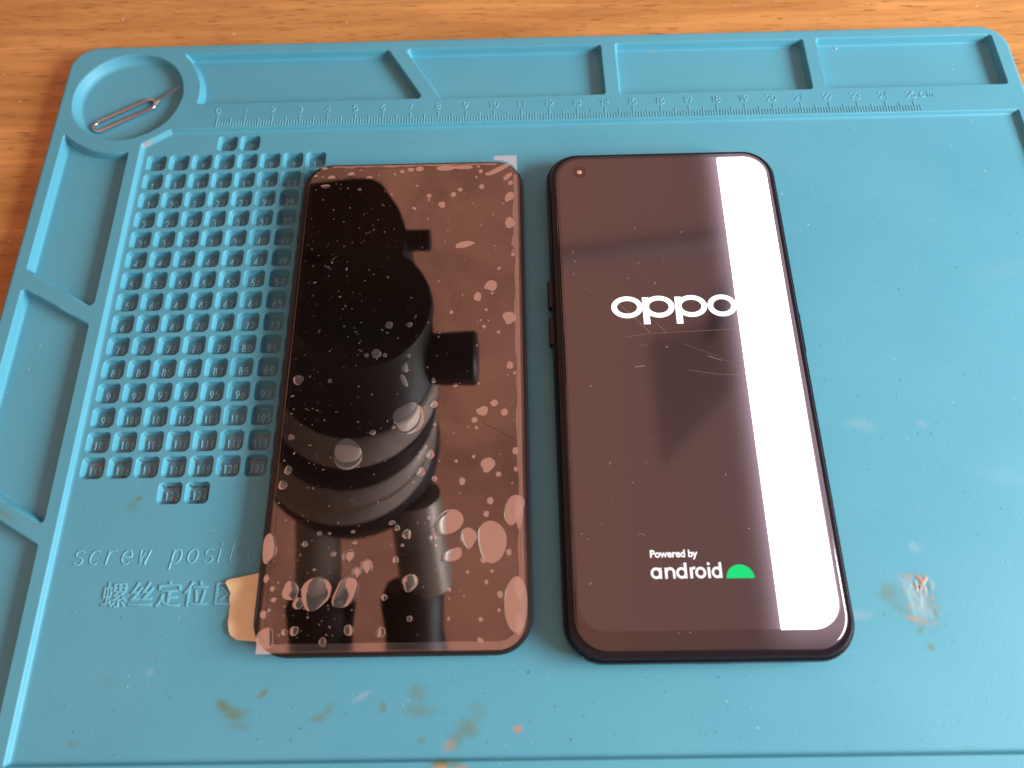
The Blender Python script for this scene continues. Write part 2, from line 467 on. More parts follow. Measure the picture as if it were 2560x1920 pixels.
# every cell floor toned darker, then grime gathered in the lower screw cells
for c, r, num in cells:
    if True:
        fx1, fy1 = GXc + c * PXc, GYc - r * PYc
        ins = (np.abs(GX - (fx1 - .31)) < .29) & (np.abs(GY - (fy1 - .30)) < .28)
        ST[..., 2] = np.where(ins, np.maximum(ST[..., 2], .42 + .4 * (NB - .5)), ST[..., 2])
    if r < 5: continue
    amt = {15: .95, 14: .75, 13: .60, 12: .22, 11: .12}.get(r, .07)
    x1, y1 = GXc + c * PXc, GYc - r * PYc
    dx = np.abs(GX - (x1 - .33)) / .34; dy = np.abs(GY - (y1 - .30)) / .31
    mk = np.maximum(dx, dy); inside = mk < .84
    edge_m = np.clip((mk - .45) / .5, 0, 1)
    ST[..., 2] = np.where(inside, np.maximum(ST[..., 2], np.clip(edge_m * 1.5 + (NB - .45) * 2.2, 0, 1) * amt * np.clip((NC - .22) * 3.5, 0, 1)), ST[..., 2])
    if r >= 13: ST[..., 1] = np.where(inside, np.maximum(ST[..., 1], np.clip((NC - .56) * 8, 0, 1) * .55), ST[..., 1])

ny, nx = GX.shape
keep = (de > -.055)
vid = np.arange(nx * ny).reshape(ny, nx)
fq = np.stack([vid[:-1, :-1], vid[:-1, 1:], vid[1:, 1:], vid[1:, :-1]], -1).reshape(-1, 4)
kq = (keep[:-1, :-1] & keep[:-1, 1:] & keep[1:, 1:] & keep[1:, :-1]).reshape(-1)
fq = fq[kq]
me = bpy.data.meshes.new('mat_sheet')
co = np.stack([GX, GY, Hh], -1).reshape(-1, 3).astype(np.float32) * S
used = np.zeros(nx * ny, bool); used[fq.reshape(-1)] = True
remap = np.cumsum(used) - 1; fq = remap[fq]; co = co[used]
me.vertices.add(len(co)); me.vertices.foreach_set('co', co.reshape(-1))
me.loops.add(fq.size); me.loops.foreach_set('vertex_index', fq.reshape(-1).astype(np.int32))
me.polygons.add(len(fq)); me.polygons.foreach_set('loop_start', np.arange(0, fq.size, 4, dtype=np.int32))
me.update(calc_edges=True)
att = me.attributes.new('stain', 'FLOAT_COLOR', 'POINT')
att.data.foreach_set('color', ST.reshape(-1, 4)[used].reshape(-1))
me.polygons.foreach_set('use_smooth', [True] * len(me.polygons))
link('mat_sheet', me, M['silicone'], mat_root, True, None)

# -------------------------------------------------- raised writing on the mat
def dot(cx, cy, r=.05): return arc(cx, cy, r, r, 0, 360, 6)
GL = {
 's': [arc(.40, .75, .30, .24, 25, 270) [:-1] + arc(.40, .26, .32, .25, 90, -155)],
 'c': [arc(.42, .5, .36, .5, 42, 318)],
 'r': [[(.12, 0), (.12, 1)], arc(.50, .55, .38, .43, 180, 50)],
 'e': [[(.06, .52), (.76, .52)] + arc(.41, .5, .36, .5, 3, 318)],
 'w': [[(.02, 1), (.20, 0), (.40, .85), (.60, 0), (.78, 1)]],
 'p': [[(.10, 1), (.10, -.42)], arc(.42, .5, .33, .49, 0, 360, 20)],
 'o': [arc(.41, .5, .36, .5, 0, 360, 22)],
 'i': [[(.40, 0), (.40, 1)], dot(.40, 1.32)],
 't': [[(.36, 1.40), (.36, .2), (.44, .03), (.66, 0)], [(.10, 1), (.66, 1)]],
 'n': [[(.10, 0), (.10, 1)], arc(.42, .60, .32, .40, 180, 0) + [(.74, 0)]],
 'm': [[(.04, 0), (.04, 1)], arc(.22, .72, .18, .28, 180, 0) + [(.40, 0)], arc(.58, .72, .18, .28, 180, 0) + [(.76, 0)]],
}
DG = {
 '0': [arc(.30, .5, .26, .5, 0, 360, 22)],
 '1': [[(.12, .78), (.34, 1), (.34, 0)]],
 '2': [arc(.30, .72, .26, .28, 160, -30) + [(.05, 0), (.58, 0)]],
 '3': [arc(.28, .75, .24, .25, 150, -90)[:-1] + arc(.28, .26, .27, .26, 90, -150)],
 '4': [[(.44, 0), (.44, 1), (.02, .30), (.60, .30)]],
 '5': [[(.54, 1), (.12, 1), (.08, .55)] + arc(.29, .32, .27, .32, 120, -150)],
 '6': [[(.46, 1), (.14, .55)] , arc(.30, .30, .26, .30, 0, 360, 20)],
 '7': [[(.04, 1), (.58, 1), (.20, 0)]],
 '8': [arc(.30, .76, .22, .24, 0, 360, 18), arc(.30, .27, .27, .27, 0, 360, 20)],
 '9': [arc(.30, .70, .26, .30, 0, 360, 20), [(.55, .62), (.18, 0)]],
}
def write(b, txt, x, y, hgt, adv, w, h, z, shear=0.0, xs_=1.0):
    for ch in txt:
        for st in (GL.get(ch) or DG.get(ch) or []):
            b.ribbon([(x + q[0] * hgt * xs_ + q[1] * hgt * shear, y + q[1] * hgt) for q in st], w, h, z)
        x += adv
rb = MB()
for k in range(0, 253):
    x = k * .1; top_ = .47 if k % 10 == 0 else (.36 if k % 5 == 0 else .23)
    w = .020 if k % 5 == 0 else .016
    rb.ribbon([(x, -.03), (x, top_)], w, .018, -.001)
rb.build('ruler_graduation', M['plain'], mat_root, angle=60)
nb = MB()
for k in range(26):
    s_ = str(k); wd = .20 * len(s_)
    write(nb, s_, k - wd / 2 + .01, .585, .27, .185, .022, .018, -.001)
write(nb, 'cm', 25.28, .60, .20, .29, .022, .018, -.001, 0, 1.25)
nb.build('ruler_number', M['plain'], mat_root, angle=60)
cn = MB()
for c, r, num in cells:
    x1, y1 = GXc + c * PXc, GYc - r * PYc; s_ = str(num)
    hh = .25; ad = .19 if len(s_) < 3 else .165
    write(cn, s_, x1 - .36 - ad * len(s_) / 2 + .07, y1 - .475, hh, ad, .021, .032, -RIM_D - CELL - .001, 0, .78 if len(s_) < 3 else .62)
cn.build('cell_number', make_silicone(False, (.20, .50, .58), (.24, .54, .62)), mat_root, angle=60)  # digits paler still, the light they catch is put into the colour
wb = MB()
for ch, cx in zip('screwposition', (-1.82, -1.37, -.90, -.455, .04, .96, 1.42, 1.88, 2.17, 2.52, 2.83, 3.15, 3.62)):
    write(wb, ch, cx - .185, -15.51, .40, 0, .026, .022, -RIM_D - .002, .14, .92)
wb.build('lettering', M['plain'], mat_root, angle=60)
def text_mesh(name, txt, size, x, y, z, material, parent, extrude=0.0, offset=0.0, bevel=0.0, space=1.0, sx=1.0):
    cu = bpy.data.curves.new(name, 'FONT'); cu.body = txt; cu.size = size * S; cu.extrude = extrude * S
    cu.offset = offset * S; cu.bevel_depth = bevel * S; cu.space_character = space
    to = bpy.data.objects.new(name + '_tmp', cu); sc.collection.objects.link(to)
    dg = bpy.context.evaluated_depsgraph_get(); dg.update()
    m_ = bpy.data.meshes.new_from_object(to.evaluated_get(dg)); m_.name = name
    bpy.data.objects.remove(to); bpy.data.curves.remove(cu)
    m_.materials.clear()
    n_ = len(m_.vertices); a_ = np.zeros(n_ * 3, np.float32); m_.vertices.foreach_get('co', a_); a_ = a_.reshape(-1, 3)
    a_[:, 0] = a_[:, 0] * sx + x * S; a_[:, 1] += y * S; a_[:, 2] += z * S
    m_.vertices.foreach_set('co', a_.reshape(-1)); m_.update()
    return link(name, m_, material, parent, False)
for k, ch in enumerate('\u87ba\u4e1d\u5b9a\u4f4d\u533a'):
    pass
cj = []
for k, ch in enumerate('\u87ba\u4e1d\u5b9a\u4f4d\u533a'):
    cj.append(text_mesh('chinese_lettering', ch, .74, -.98 + .76 * k + (.08 if k == 4 else 0), -16.63, -RIM_D + .004, M['plain'], mat_root, extrude=.012, offset=-.006, bevel=.012))
# join the five characters into one part
bmj = bmesh.new()
for o in cj: bmj.from_mesh(o.data)
for o in cj[1:]: bpy.data.objects.remove(o)
bmj.to_mesh(cj[0].data); bmj.free()

# ================================================================== SIM EJECTOR PIN
pin = MB()
A = Vector((-4.40, .37)); B = Vector((-2.75, 1.345)); dd = (B - A).normalized(); nn = Vector((-dd.y, dd.x)); hw = .225
zz = -.27
loop = []
for k in range(13):
    a = math.pi / 2 + math.pi * k / 12; q = A + dd * hw * math.cos(a) + nn * hw * math.sin(a); loop.append((q.x, q.y, zz))
for k in range(13):
    a = -math.pi / 2 + math.pi * k / 12; q = B + dd * hw * math.cos(a) + nn * hw * math.sin(a); loop.append((q.x, q.y, zz + .02))
pin.tube(loop, .064, 10, closed=True)
pr = MB()
q0 = B + dd * .20; q1 = B + dd * .40; q2 = Vector((-1.72, 2.04)); qa = B + dd * .10 - nn * .20; qb = B + dd * .10 + nn * .20
pin.tube([(qa.x, qa.y, zz + .02), (q1.x - .03, q1.y - .03, zz + .03)], [.05, .045], 10)
pin.tube([(qb.x, qb.y, zz + .02), (q1.x - .03, q1.y - .03, zz + .03)], [.05, .045], 10)
pin_root = empty('sim_ejector_pin', (-3.6, .9, -.4), 'small steel sim tray ejector pin lying in the round corner tray of the blue mat', 'ejector pin')
pin.build('loop_handle', M['steel'], pin_root)
pr.tube([(q0.x, q0.y, zz + .03), (q1.x, q1.y, zz + .04), (q2.x, q2.y, zz + .12)], [.055, .042, .030], 10)
pr.build('needle', M['steel'], pin_root)

# ================================================================== RIGHT PHONE (lit, faulty)
ph = empty('smartphone', (15.6, -10.2, -.2), 'right-hand black smartphone with lit boot logo and solid white stripe down its screen', 'smartphone')
slab(11.78, 19.46, -18.40, -1.98, 1.05, [(.42, -.19), (.22, -.15), (.08, -.02), (.01, .14), (0, .30), (.03, .42), (.06, .445), (.075, .44), (.10, .46), (.12, .54), (.15, .575), (.19, .58), (.21, .57), (.24, .57)]).build('frame', M['black'], ph, angle=30)
RG = glass_layers('cover_glass', .130, .085, base=(.004, .003, .005))
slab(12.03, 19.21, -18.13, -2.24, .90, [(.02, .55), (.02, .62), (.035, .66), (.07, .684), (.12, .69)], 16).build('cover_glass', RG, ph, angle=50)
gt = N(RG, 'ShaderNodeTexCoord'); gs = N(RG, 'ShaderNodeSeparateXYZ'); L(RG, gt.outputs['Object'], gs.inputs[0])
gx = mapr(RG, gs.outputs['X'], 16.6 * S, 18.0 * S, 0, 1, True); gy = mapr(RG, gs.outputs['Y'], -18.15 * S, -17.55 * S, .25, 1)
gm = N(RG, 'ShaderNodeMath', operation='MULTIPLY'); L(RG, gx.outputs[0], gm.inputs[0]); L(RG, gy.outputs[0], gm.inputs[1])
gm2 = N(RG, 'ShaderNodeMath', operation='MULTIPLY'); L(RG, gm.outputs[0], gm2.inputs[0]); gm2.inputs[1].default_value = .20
ge = N(RG, 'ShaderNodeEmission'); ge.inputs[0].default_value = (.95, .70, .85, 1); L(RG, gm2.outputs[0], ge.inputs[1])  # painted lens halo of the white stripe, emitted by the glass
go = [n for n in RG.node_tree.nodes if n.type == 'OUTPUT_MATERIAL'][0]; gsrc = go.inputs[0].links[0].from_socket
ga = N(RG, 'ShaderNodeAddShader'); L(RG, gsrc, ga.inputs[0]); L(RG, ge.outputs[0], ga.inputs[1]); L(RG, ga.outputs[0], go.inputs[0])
# active display: same glass reflection, faint even backlight, painted lens bloom growing towards the bright stripe
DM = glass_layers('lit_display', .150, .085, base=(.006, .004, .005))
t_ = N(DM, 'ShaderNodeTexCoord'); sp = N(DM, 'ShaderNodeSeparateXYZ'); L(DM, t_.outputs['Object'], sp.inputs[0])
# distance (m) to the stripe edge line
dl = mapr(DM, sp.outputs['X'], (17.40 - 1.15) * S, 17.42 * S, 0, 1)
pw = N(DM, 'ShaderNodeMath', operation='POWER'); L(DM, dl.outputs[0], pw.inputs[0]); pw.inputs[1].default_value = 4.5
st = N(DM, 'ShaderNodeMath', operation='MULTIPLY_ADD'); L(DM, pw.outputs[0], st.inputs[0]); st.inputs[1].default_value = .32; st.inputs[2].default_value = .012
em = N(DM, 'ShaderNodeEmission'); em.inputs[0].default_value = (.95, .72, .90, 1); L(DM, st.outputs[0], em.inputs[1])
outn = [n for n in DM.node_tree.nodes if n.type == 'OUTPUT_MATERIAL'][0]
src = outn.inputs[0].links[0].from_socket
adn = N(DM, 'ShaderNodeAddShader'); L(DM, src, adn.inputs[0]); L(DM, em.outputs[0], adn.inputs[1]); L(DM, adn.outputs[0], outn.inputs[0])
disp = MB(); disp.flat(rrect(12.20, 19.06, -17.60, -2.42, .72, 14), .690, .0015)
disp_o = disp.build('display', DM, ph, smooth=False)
WH = emission('screen_white', (1.0, .985, 1.0), 2.6)
stripe = MB()
sr = arc(19.075 - .72, -2.44 - .72, .72, .72, 90, 0, 14) + arc(18.98 - .72, -17.62 + .72, .74, .72, 0, -90, 14)
stripe.flat([(17.40, -17.62), (17.49, -2.50), (17.55, -2.44)] + sr, .6925, .001)
stripe.build('faulty_white_stripe', WH, disp_o, smooth=False)
lg = MB()
def ring(b, x0, x1, y0, y1, wx, wy, z, n=40):
    cx, cy, rx, ry = (x0 + x1) / 2, (y0 + y1) / 2, (x1 - x0) / 2, (y1 - y0) / 2
    o = [(cx + rx * math.cos(2 * math.pi * k / n), cy + ry * math.sin(2 * math.pi * k / n), z) for k in range(n)]
    i = [(cx + (rx - wx) * math.cos(2 * math.pi * k / n), cy + (ry - wy) * math.sin(2 * math.pi * k / n), z) for k in range(n)]
    b.add(o + i, [(k, (k + 1) % n, n + (k + 1) % n, n + k) for k in range(n)])
def quad(b, x0, x1, y0, y1, z): b.add([(x0, y0, z), (x1, y0, z), (x1, y1, z), (x0, y1, z)], [(0, 1, 2, 3)])
zl = .694
ring(lg, 13.62, 14.59, -8.46, -7.70, .175, .16, zl)
for x in (14.58, 15.58):
    quad(lg, x, x + .20, -8.68, -7.745, zl + .0003)
    ring(lg, x + .02, x + .98, -8.46, -7.70, .175, .16, zl)
# last letter runs under the bright stripe
ring(lg, 16.57, 17.47, -8.46, -7.70, .175, .16, zl - .0012)
lg.build('screen_logo', emission('logo_white', (1, .97, .99), 1.6), disp_o, smooth=False)
TW = emission('text_white', (1, .96, .97), 1.25)
text_mesh('screen_caption', 'Powered by', .275, 14.17, -15.715, zl, TW, disp_o, offset=.007, space=.97, sx=.98)
an = MB(); z2 = zl; w_ = .036; bl, xh, asc = -16.25, -16.00, -15.87
def bowl(x0, x1): ring(an, x0, x1, bl - .035, xh + .015, .066, .064, z2, 28)
def stem(x, y1): quad(an, x - w_, x + w_, bl - .03, y1, z2 + .0003)
bowl(14.16, 14.46); stem(14.43, xh + .005)
stem(14.59, xh + .005); an.strokeflat([(14.59, -16.12)] + arc(14.705, -16.12, .105, .105, 180, 0, 14) + [(14.81, bl - .03)], .033, z2, h=.0005)
bowl(14.87, 15.17); stem(15.135, asc)
stem(15.29, xh + .005); an.strokeflat(arc(15.385, -16.11, .095, .10, 180, 75, 8), .033, z2, h=.0005)
bowl(15.40, 15.70); stem(15.785, xh + .005); ring(an, 15.745, 15.825, -15.945, -15.865, .039, .039, z2, 14)
bowl(15.86, 16.14); stem(16.105, asc)
for i, vtx in enumerate(an.v): an.v[i] = (14.16 + (vtx[0] - 14.16) * .955, vtx[1], vtx[2])
an.build('screen_wordmark', TW, disp_o, smooth=False)
gd = MB(); gd.flat([(16.90, -16.295), ] + arc(16.53, -16.295, .37, .355, 0, 180, 26)[1:], zl, .0003)
gd.build('green_emblem', emission('emblem_green', (.02, .78, .22), 1.0), disp_o, smooth=False)
# camera hole
cb = MB(); cb.flat([(12.88 + .25 * math.cos(a), -2.92 + .235 * math.sin(a)) for a in np.linspace(0, 2 * math.pi, 33)[:-1]], .6918, .0006)
ch_ = cb.build('front_camera', glass_layers('camera_window', .13, .02, base=(.003, .003, .004)), ph, smooth=False)
cl = MB(); cl.loft([[(12.885 + r_ * math.cos(a), -2.925 + r_ * math.sin(a), z_) for a in np.linspace(0, 2 * math.pi, 25)[:-1]] for r_, z_ in ((.082, .6925), (.08, .697), (.055, .702), (.02, .704))])
cl.build('lens', mat('lens_coating', (.95, .66, .50), .18, metal=.75), ch_)
for y0, y1 in ((-7.91, -6.92), (-9.20, -8.23)):
    slab(11.69, 11.86, y0, y1, .07, [(.03, .14), (0, .18), (0, .40), (.03, .44)], 6).build('side_button', M['black'], ph)
slab(19.38, 19.475, -9.6, -8.2, .06, [(.03, .14), (0, .18), (0, .36), (.03, .40)], 6).build('side_button', M['black'], ph)
pt = MB(); pt.box(15.2, 16.1, -18.398, -18.3, .12, .26)
pt.build('port', mat('port_dark', (.002, .002, .002), .6), ph, smooth=False)
SCM = mat('scratch_pale', (.30, .20, .20), .4)
for pts, w in [([(13.78, -7.86), (14.3, -8.45), (14.74, -8.96)], .010), ([(13.97, -9.11), (14.7, -9.0), (16, -8.95), (17.36, -8.90)], .006), ([(14.95, -8.63), (15.23, -8.97)], .008), ([(14.4, -9.35), (14.63, -9.41)], .006),
               ([(15.78, -10.23), (16.6, -10.38), (17.37, -10.44)], .006), ([(15.73, -9.38), (16.7, -9.80), (17.4, -10.24)], .004), ([(12.8, -7.39), (13.78, -7.86)], .003), ([(13.01, -8.61), (13.6, -9.23)], .003), ([(16.4, -9.78), (16.8, -9.94)], .012), ([(14.2, -10.10), (14.5, -10.06)], .016),
               ([(13.91, -15.08), (14.0, -15.07), (14.08, -15.13)], .008), ([(14.53, -6.55), (14.62, -6.46)], .012), ([(12.50, -6.12), (12.55, -5.98)], .010), ([(13.24, -13.1), (13.28, -13.02)], .012)]:
    sw = MB(); sw.strokeflat(pts, w * .65, .6955, h=.0005); sw.build('scratch', SCM, ph, smooth=False)

# ================================================================== LEFT PHONE PANEL (replacement screen under a bubbled film)
lp = empty('replacement_screen_phone', (7.25, -10.1, -.2), 'left-hand unlit phone under bubbled clear film, with masking tape at its lower left', 'smartphone')
slab(3.50, 11.00, -18.10, -2.08, .98, [(.20, -.19), (.06, -.12), (0, .02), (0, .24), (.03, .30), (.05, .30), (.06, .31)]).build('frame', M['blackmatte'], lp, angle=30)
slab(3.555, 10.945, -18.05, -2.125, .93, [(0, .25), (0, .345), (.025, .372), (.04, .378), (.045, .374), (.06, .380), (.12, .390)], 14).build('panel_edge', M['brownedge'], lp, angle=20)
LG = glass_layers('panel_glass', .155, .012, base=(.005, .003, .002), smudge=.46)
slab(3.74, 10.87, -17.98, -2.20, .80, [(.0, .36), (0, .392), (.02, .399), (.03, .400)], 16).build('panel_glass', LG, lp, angle=50)
inn = MB(); inn.strokeflat(rrect(3.86, 10.70, -17.80, -2.35, .72, 14), .008, .401, closed=True, h=.0005)
inn.build('display_border', M['brownedge'], lp, smooth=False)
film = MB()
fo = [(3.70, -18.02), (10.2, -18.02)] + arc(10.84 - .75, -18.02 + .75, .72, .72, -80, 0, 10) + [(10.80, -10), (10.81, -2.7), (10.80, -1.92), (10.01, -1.94), (10.00, -2.16), (9.9, -2.215), (4.5, -2.215), (3.95, -2.45), (3.78, -3.0), (3.75, -10)]
film.flat(fo, .4035, .004)
film_o = film.build('protective_film', clear_film('clear_film', .035, .02, varied=True), lp, smooth=False)
# the ends of the film that stick out past the glass look milky
MF = clear_film('milky_film', .12, .15, haze=.28, hazecol=(.72, .74, .76))
tab = MB()
tab.flat([(10.02, -2.10), (10.03, -1.93), (10.79, -1.93), (10.80, -2.62), (10.70, -2.40), (10.5, -2.22), (10.3, -2.13)], .411, .003)
tab.build('film_tab', MF, film_o, smooth=False)
tab = MB()
tab.flat([(3.705, -17.55), (3.71, -18.01), (4.12, -18.01), (3.9, -17.88), (3.78, -17.7)], .411, .003)
tab.build('film_tab', MF, film_o, smooth=False)
random.seed(5)
bub = MB()
BUB = """4.5,-2.72,0.134,0.109,0;5.15,-2.59,0.119,0.109,0;5.78,-2.74,0.109,0.073,0;5.48,-2.43,0.04,0.043,0;4.95,-2.41,0.03,0.031,0;4.19,-2.69,0.04,0.049,0;4.22,-2.32,0.11,0.074,0;3.95,-2.63,0.06,0.073,0;4.31,-3.06,0.148,0.084,0;5.48,-3.22,0.059,0.054,0;6.56,-3.46,0.049,0.047,0;6.64,-2.62,0.049,0.055,0;6.89,-2.51,0.074,0.073,0;7.18,-2.44,0.109,0.085,0;7.48,-2.41,0.134,0.11,0;8.36,-2.4,0.297,0.122,0;8.95,-2.38,0.371,0.085,0;9.49,-2.37,0.059,0.049,0;9.57,-2.57,0.069,0.085,0;9.79,-2.68,0.069,0.072,0;9.9,-2.61,0.044,0.054,0;9.42,-2.81,0.039,0.054,0;9.6,-3.21,0.083,0.101,0;10.57,-3.08,0.083,0.089,0;10.53,-3.64,0.135,0.211,30;10.53,-4.68,0.157,0.215,0;7.42,-3.11,0.039,0.042,0;7.83,-3.54,0.083,0.088,0;7.84,-3.7,0.044,0.041,0;8.65,-3.51,0.097,0.1,0;8.88,-3.31,0.078,0.083,0;8.27,-3.91,0.121,0.128,0;7.36,-4.05,0.063,0.064,0;7.81,-4.46,0.034,0.04,0;9.98,-4.35,0.034,0.034,0;10.32,-3.91,0.034,0.035,0;9.32,-3.88,0.024,0.029,0;9.04,-5.49,0.32,0.111,-12;10.16,-6.42,0.056,0.059,0;10.62,-5.9,0.065,0.077,0;10.62,-5.75,0.033,0.038,0;9.9,-7.05,0.207,0.189,-25;9.48,-7.44,0.128,0.166,0;9.94,-7.32,0.041,0.042,0;8.24,-6.85,0.037,0.037,0;9.0,-7.38,0.032,0.037,0;9.75,-7.91,0.05,0.051,0;8.66,-7.98,0.068,0.077,0;10.47,-8.21,0.212,0.218,0;9.58,-8.28,0.041,0.046,0;9.82,-8.3,0.031,0.035,0;9.68,-8.5,0.063,0.07,0;10.13,-8.7,0.058,0.06,0;8.31,-8.69,0.031,0.035,0;10.47,-9.83,0.105,0.125,0;10.61,-10.09,0.044,0.057,0;8.83,-10.46,0.074,0.061,0;8.17,-10.3,0.065,0.071,0;9.52,-10.41,0.039,0.042,0;9.46,-9.14,0.031,0.034,0;7.3,-9.85,0.114,0.154,0;7.28,-10.27,0.096,0.218,-30;7.37,-8.38,0.09,0.086,0;6.73,-8.38,0.117,0.126,0;6.39,-9.35,0.142,0.157,0;6.65,-9.41,0.075,0.073,0;6.09,-9.4,0.076,0.073,0;7.39,-9.44,0.066,0.063,0;5.04,-10.23,0.057,0.072,0;4.08,-10.18,0.154,0.167,0;10.19,-2.5,0.443,0.097,-30;10.48,-2.81,0.196,0.084,-50;8.19,-11.04,0.129,0.138,0;9.99,-11.05,0.118,0.109,0;9.64,-11.29,0.176,0.154,0;10.29,-11.35,0.107,0.114,0;9.41,-11.57,0.09,0.096,0;9.47,-11.82,0.053,0.056,0;7.49,-11.47,0.46,0.486,0;7.03,-11.75,0.059,0.068,0;6.43,-11.91,0.096,0.084,0;8.24,-11.69,0.048,0.051,0;5.74,-12.57,0.394,0.491,0;4.06,-12.01,0.091,0.095,0;4.06,-13.01,0.105,0.136,0;3.95,-13.45,0.13,0.133,0;7.99,-12.38,0.063,0.066,0;8.13,-12.61,0.131,0.136,0;7.87,-13.13,0.13,0.139,0;7.81,-12.7,0.052,0.055,0;8.28,-13.34,0.078,0.08,0;8.89,-12.83,0.052,0.054,0;9.8,-12.95,0.197,0.226,30;10.11,-13.24,0.077,0.08,0;9.07,-13.43,0.088,0.117,0;10.6,-12.55,0.089,0.109,0;10.6,-13.1,0.057,0.075,0;9.39,-12.7,0.052,0.054,0;9.87,-14.01,0.092,0.104,0;9.76,-14.38,0.081,0.087,0;8.7,-14.6,0.429,0.344,-35;9.26,-15.04,0.23,0.289,0;9.91,-15.15,0.429,0.552,0;10.38,-15.46,0.074,0.089,0;9.68,-15.66,0.084,0.088,0;8.81,-15.51,0.318,0.167,-20;8.15,-14.47,0.051,0.061,0;8.22,-15.03,0.07,0.07,0;8.34,-15.03,0.06,0.07,0;8.37,-15.25,0.07,0.06,0;8.4,-14.91,0.03,0.03,0;7.55,-14.92,0.131,0.141,0;7.28,-14.74,0.076,0.086,0;7.13,-14.59,0.101,0.061,0;7.44,-15.22,0.05,0.05,0;7.27,-15.62,0.089,0.108,0;5.97,-15.48,0.165,0.178,0;5.56,-15.43,0.075,0.074,0;6.12,-15.12,0.08,0.065,0;6.22,-15.93,0.138,0.136,0;6.49,-15.77,0.173,0.195,0;6.05,-14.82,0.061,0.046,0;5.12,-14.85,0.066,0.061,0;4.75,-15.14,0.075,0.09,0;5.07,-15.85,0.05,0.044,0;5.41,-14.86,0.04,0.041,0;4.47,-16.4,0.226,0.258,0;5.16,-16.47,0.392,0.454,25;5.97,-16.46,0.303,0.454,30;4.71,-16.73,0.156,0.151,0;3.77,-15.24,0.201,0.423,0;3.78,-16.07,0.084,0.107,0;3.98,-16.34,0.074,0.072,0;4.05,-16.63,0.098,0.062,0;3.81,-17.01,0.107,0.103,0;3.95,-16.9,0.049,0.047,0;4.41,-17.47,0.087,0.083,0;4.67,-17.44,0.12,0.12,0;6.12,-17.44,0.13,0.137,0;6.97,-17.5,0.125,0.128,0;5.45,-17.73,0.096,0.113,0;7.69,-16.23,0.211,0.239,30;7.01,-16.61,0.088,0.085,0;7.72,-17.17,0.077,0.074,0;8.76,-16.44,0.059,0.057,0;9.76,-16.25,0.059,0.062,0;9.92,-15.96,0.049,0.048,0;10.13,-16.58,0.083,0.094,0;10.1,-16.99,0.048,0.051,0;9.61,-17.22,0.067,0.06,0;8.75,-17.19,0.048,0.051,0;9.6,-17.74,0.095,0.059,20;9.25,-15.98,0.049,0.048,0;9.16,-16.61,0.029,0.028,0;10.53,-14.26,0.253,0.449,20;10.68,-14.34,0.111,0.458,0;10.55,-16.84,0.338,0.692,0;10.65,-16.42,0.126,0.284,0;10.63,-17.35,0.105,0.274,0;3.92,-17.62,0.24,0.274,0"""
def bubble(cx, cy, rx, ry, ang=0, dome=None, n=None):
    mx_ = max(rx, ry); n = n or (18 if mx_ < .08 else 36)
    ph1, ph2, k1 = random.random() * 6.28, random.random() * 6.28, random.choice((2, 3))
    am = .0 if mx_ < .06 else (.03 if mx_ < .12 else .06)
    dome = dome if dome is not None else (.002 if mx_ < .10 else .007 * min(1, min(rx, ry) / .25))
    a_ = R(-ang); V_ = []; F_ = []
    lv = (1.0, .93, .80, .6, .35)
    zs_ = (0, .35, .62, .85, .97)
    for s_, z_ in zip(lv, zs_):
        for k in range(n):
            t_ = 2 * math.pi * k / n
            rr = s_ * (1 + am * math.sin(k1 * t_ + ph1) + am * .6 * math.sin((k1 + 1) * t_ + ph2))
            u, v = rx * rr * math.cos(t_), ry * rr * math.sin(t_)
            V_.append((cx + u * math.cos(a_) - v * math.sin(a_), cy + u * math.sin(a_) + v * math.cos(a_), .412 + dome * z_))
    V_.append((cx, cy, .412 + dome))
    for l in range(len(lv) - 1):
        for k in range(n):
            F_.append((l * n + k, l * n + (k + 1) % n, (l + 1) * n + (k + 1) % n, (l + 1) * n + k))
    e = (len(lv) - 1) * n
    for k in range(n): F_.append((e + k, e + (k + 1) % n, len(V_) - 1))
    bub.add(V_, F_)
for row in BUB.split(';'):
    x, y, rx, ry, an_ = [float(q) for q in row.split(',')]
    bubble(x, y, rx, ry, an_)
for k in range(330):
    x = random.uniform(3.85, 10.6); y = random.uniform(-17.6, -2.5)
    if random.random() < .45: x = 3.9 + abs(random.gauss(0, 1.8))
    r_ = random.choice((.012, .014, .018, .022, .03))
    if x < 10.6: bubble(x, y, r_, r_, 0, .002, 7)
bub_o = bub.build('air_bubble', clear_film('air_gap', .52, .02, haze=.06), film_o, angle=89)
prop(bub_o, kind='stuff')
# lifted margins of the film (right and bottom strip) and wavy top edge
ed = MB()
def strip(cpts, z):
    L_, R_ = cpts; n = len(L_)
    ed.add([(x, y, z) for x, y in L_] + [(x, y, z) for x, y in R_], [(i, i + 1, n + i + 1, n + i) for i in range(n - 1)])
ysr = np.linspace(-17.2, -2.75, 90)
wv = lambda y: 10.655 + .02 * math.sin(y * 1.7) + .018 * math.sin(y * 5.1 + 1) - (.05 if -5.6 < y < -5.3 else 0)
strip(([(wv(y), y) for y in ysr], [(10.795, y) for y in ysr]), .4135)
xsr = np.linspace(3.80, 10.15, 60)
strip(([(x, -17.985) for x in xsr], [(x, -17.77 + .006 * math.sin(x * 3)) for x in xsr]), .4135)
xst = np.linspace(4.5, 10.1, 60)
strip(([(x, -2.30 - .02 * math.sin(x * 4) - .02 * math.sin(x * 9)) for x in xst], [(x, -2.225) for x in xst]), .4135)
ca = arc(10.08, -17.27, .715, .715, -88, 2, 16); cb_ = arc(10.08, -17.27, .52, .50, -88, 2, 16)
strip((ca, cb_), .4135)
ed.build('lifted_margin', clear_film('air_gap_margin', .30, .06, haze=.03), film_o, smooth=False)
fs = MB()
fs.strokeflat([(9.64, -11.66), (10.1, -11.9), (10.59, -12.18)], .010, .4142, h=.0003)
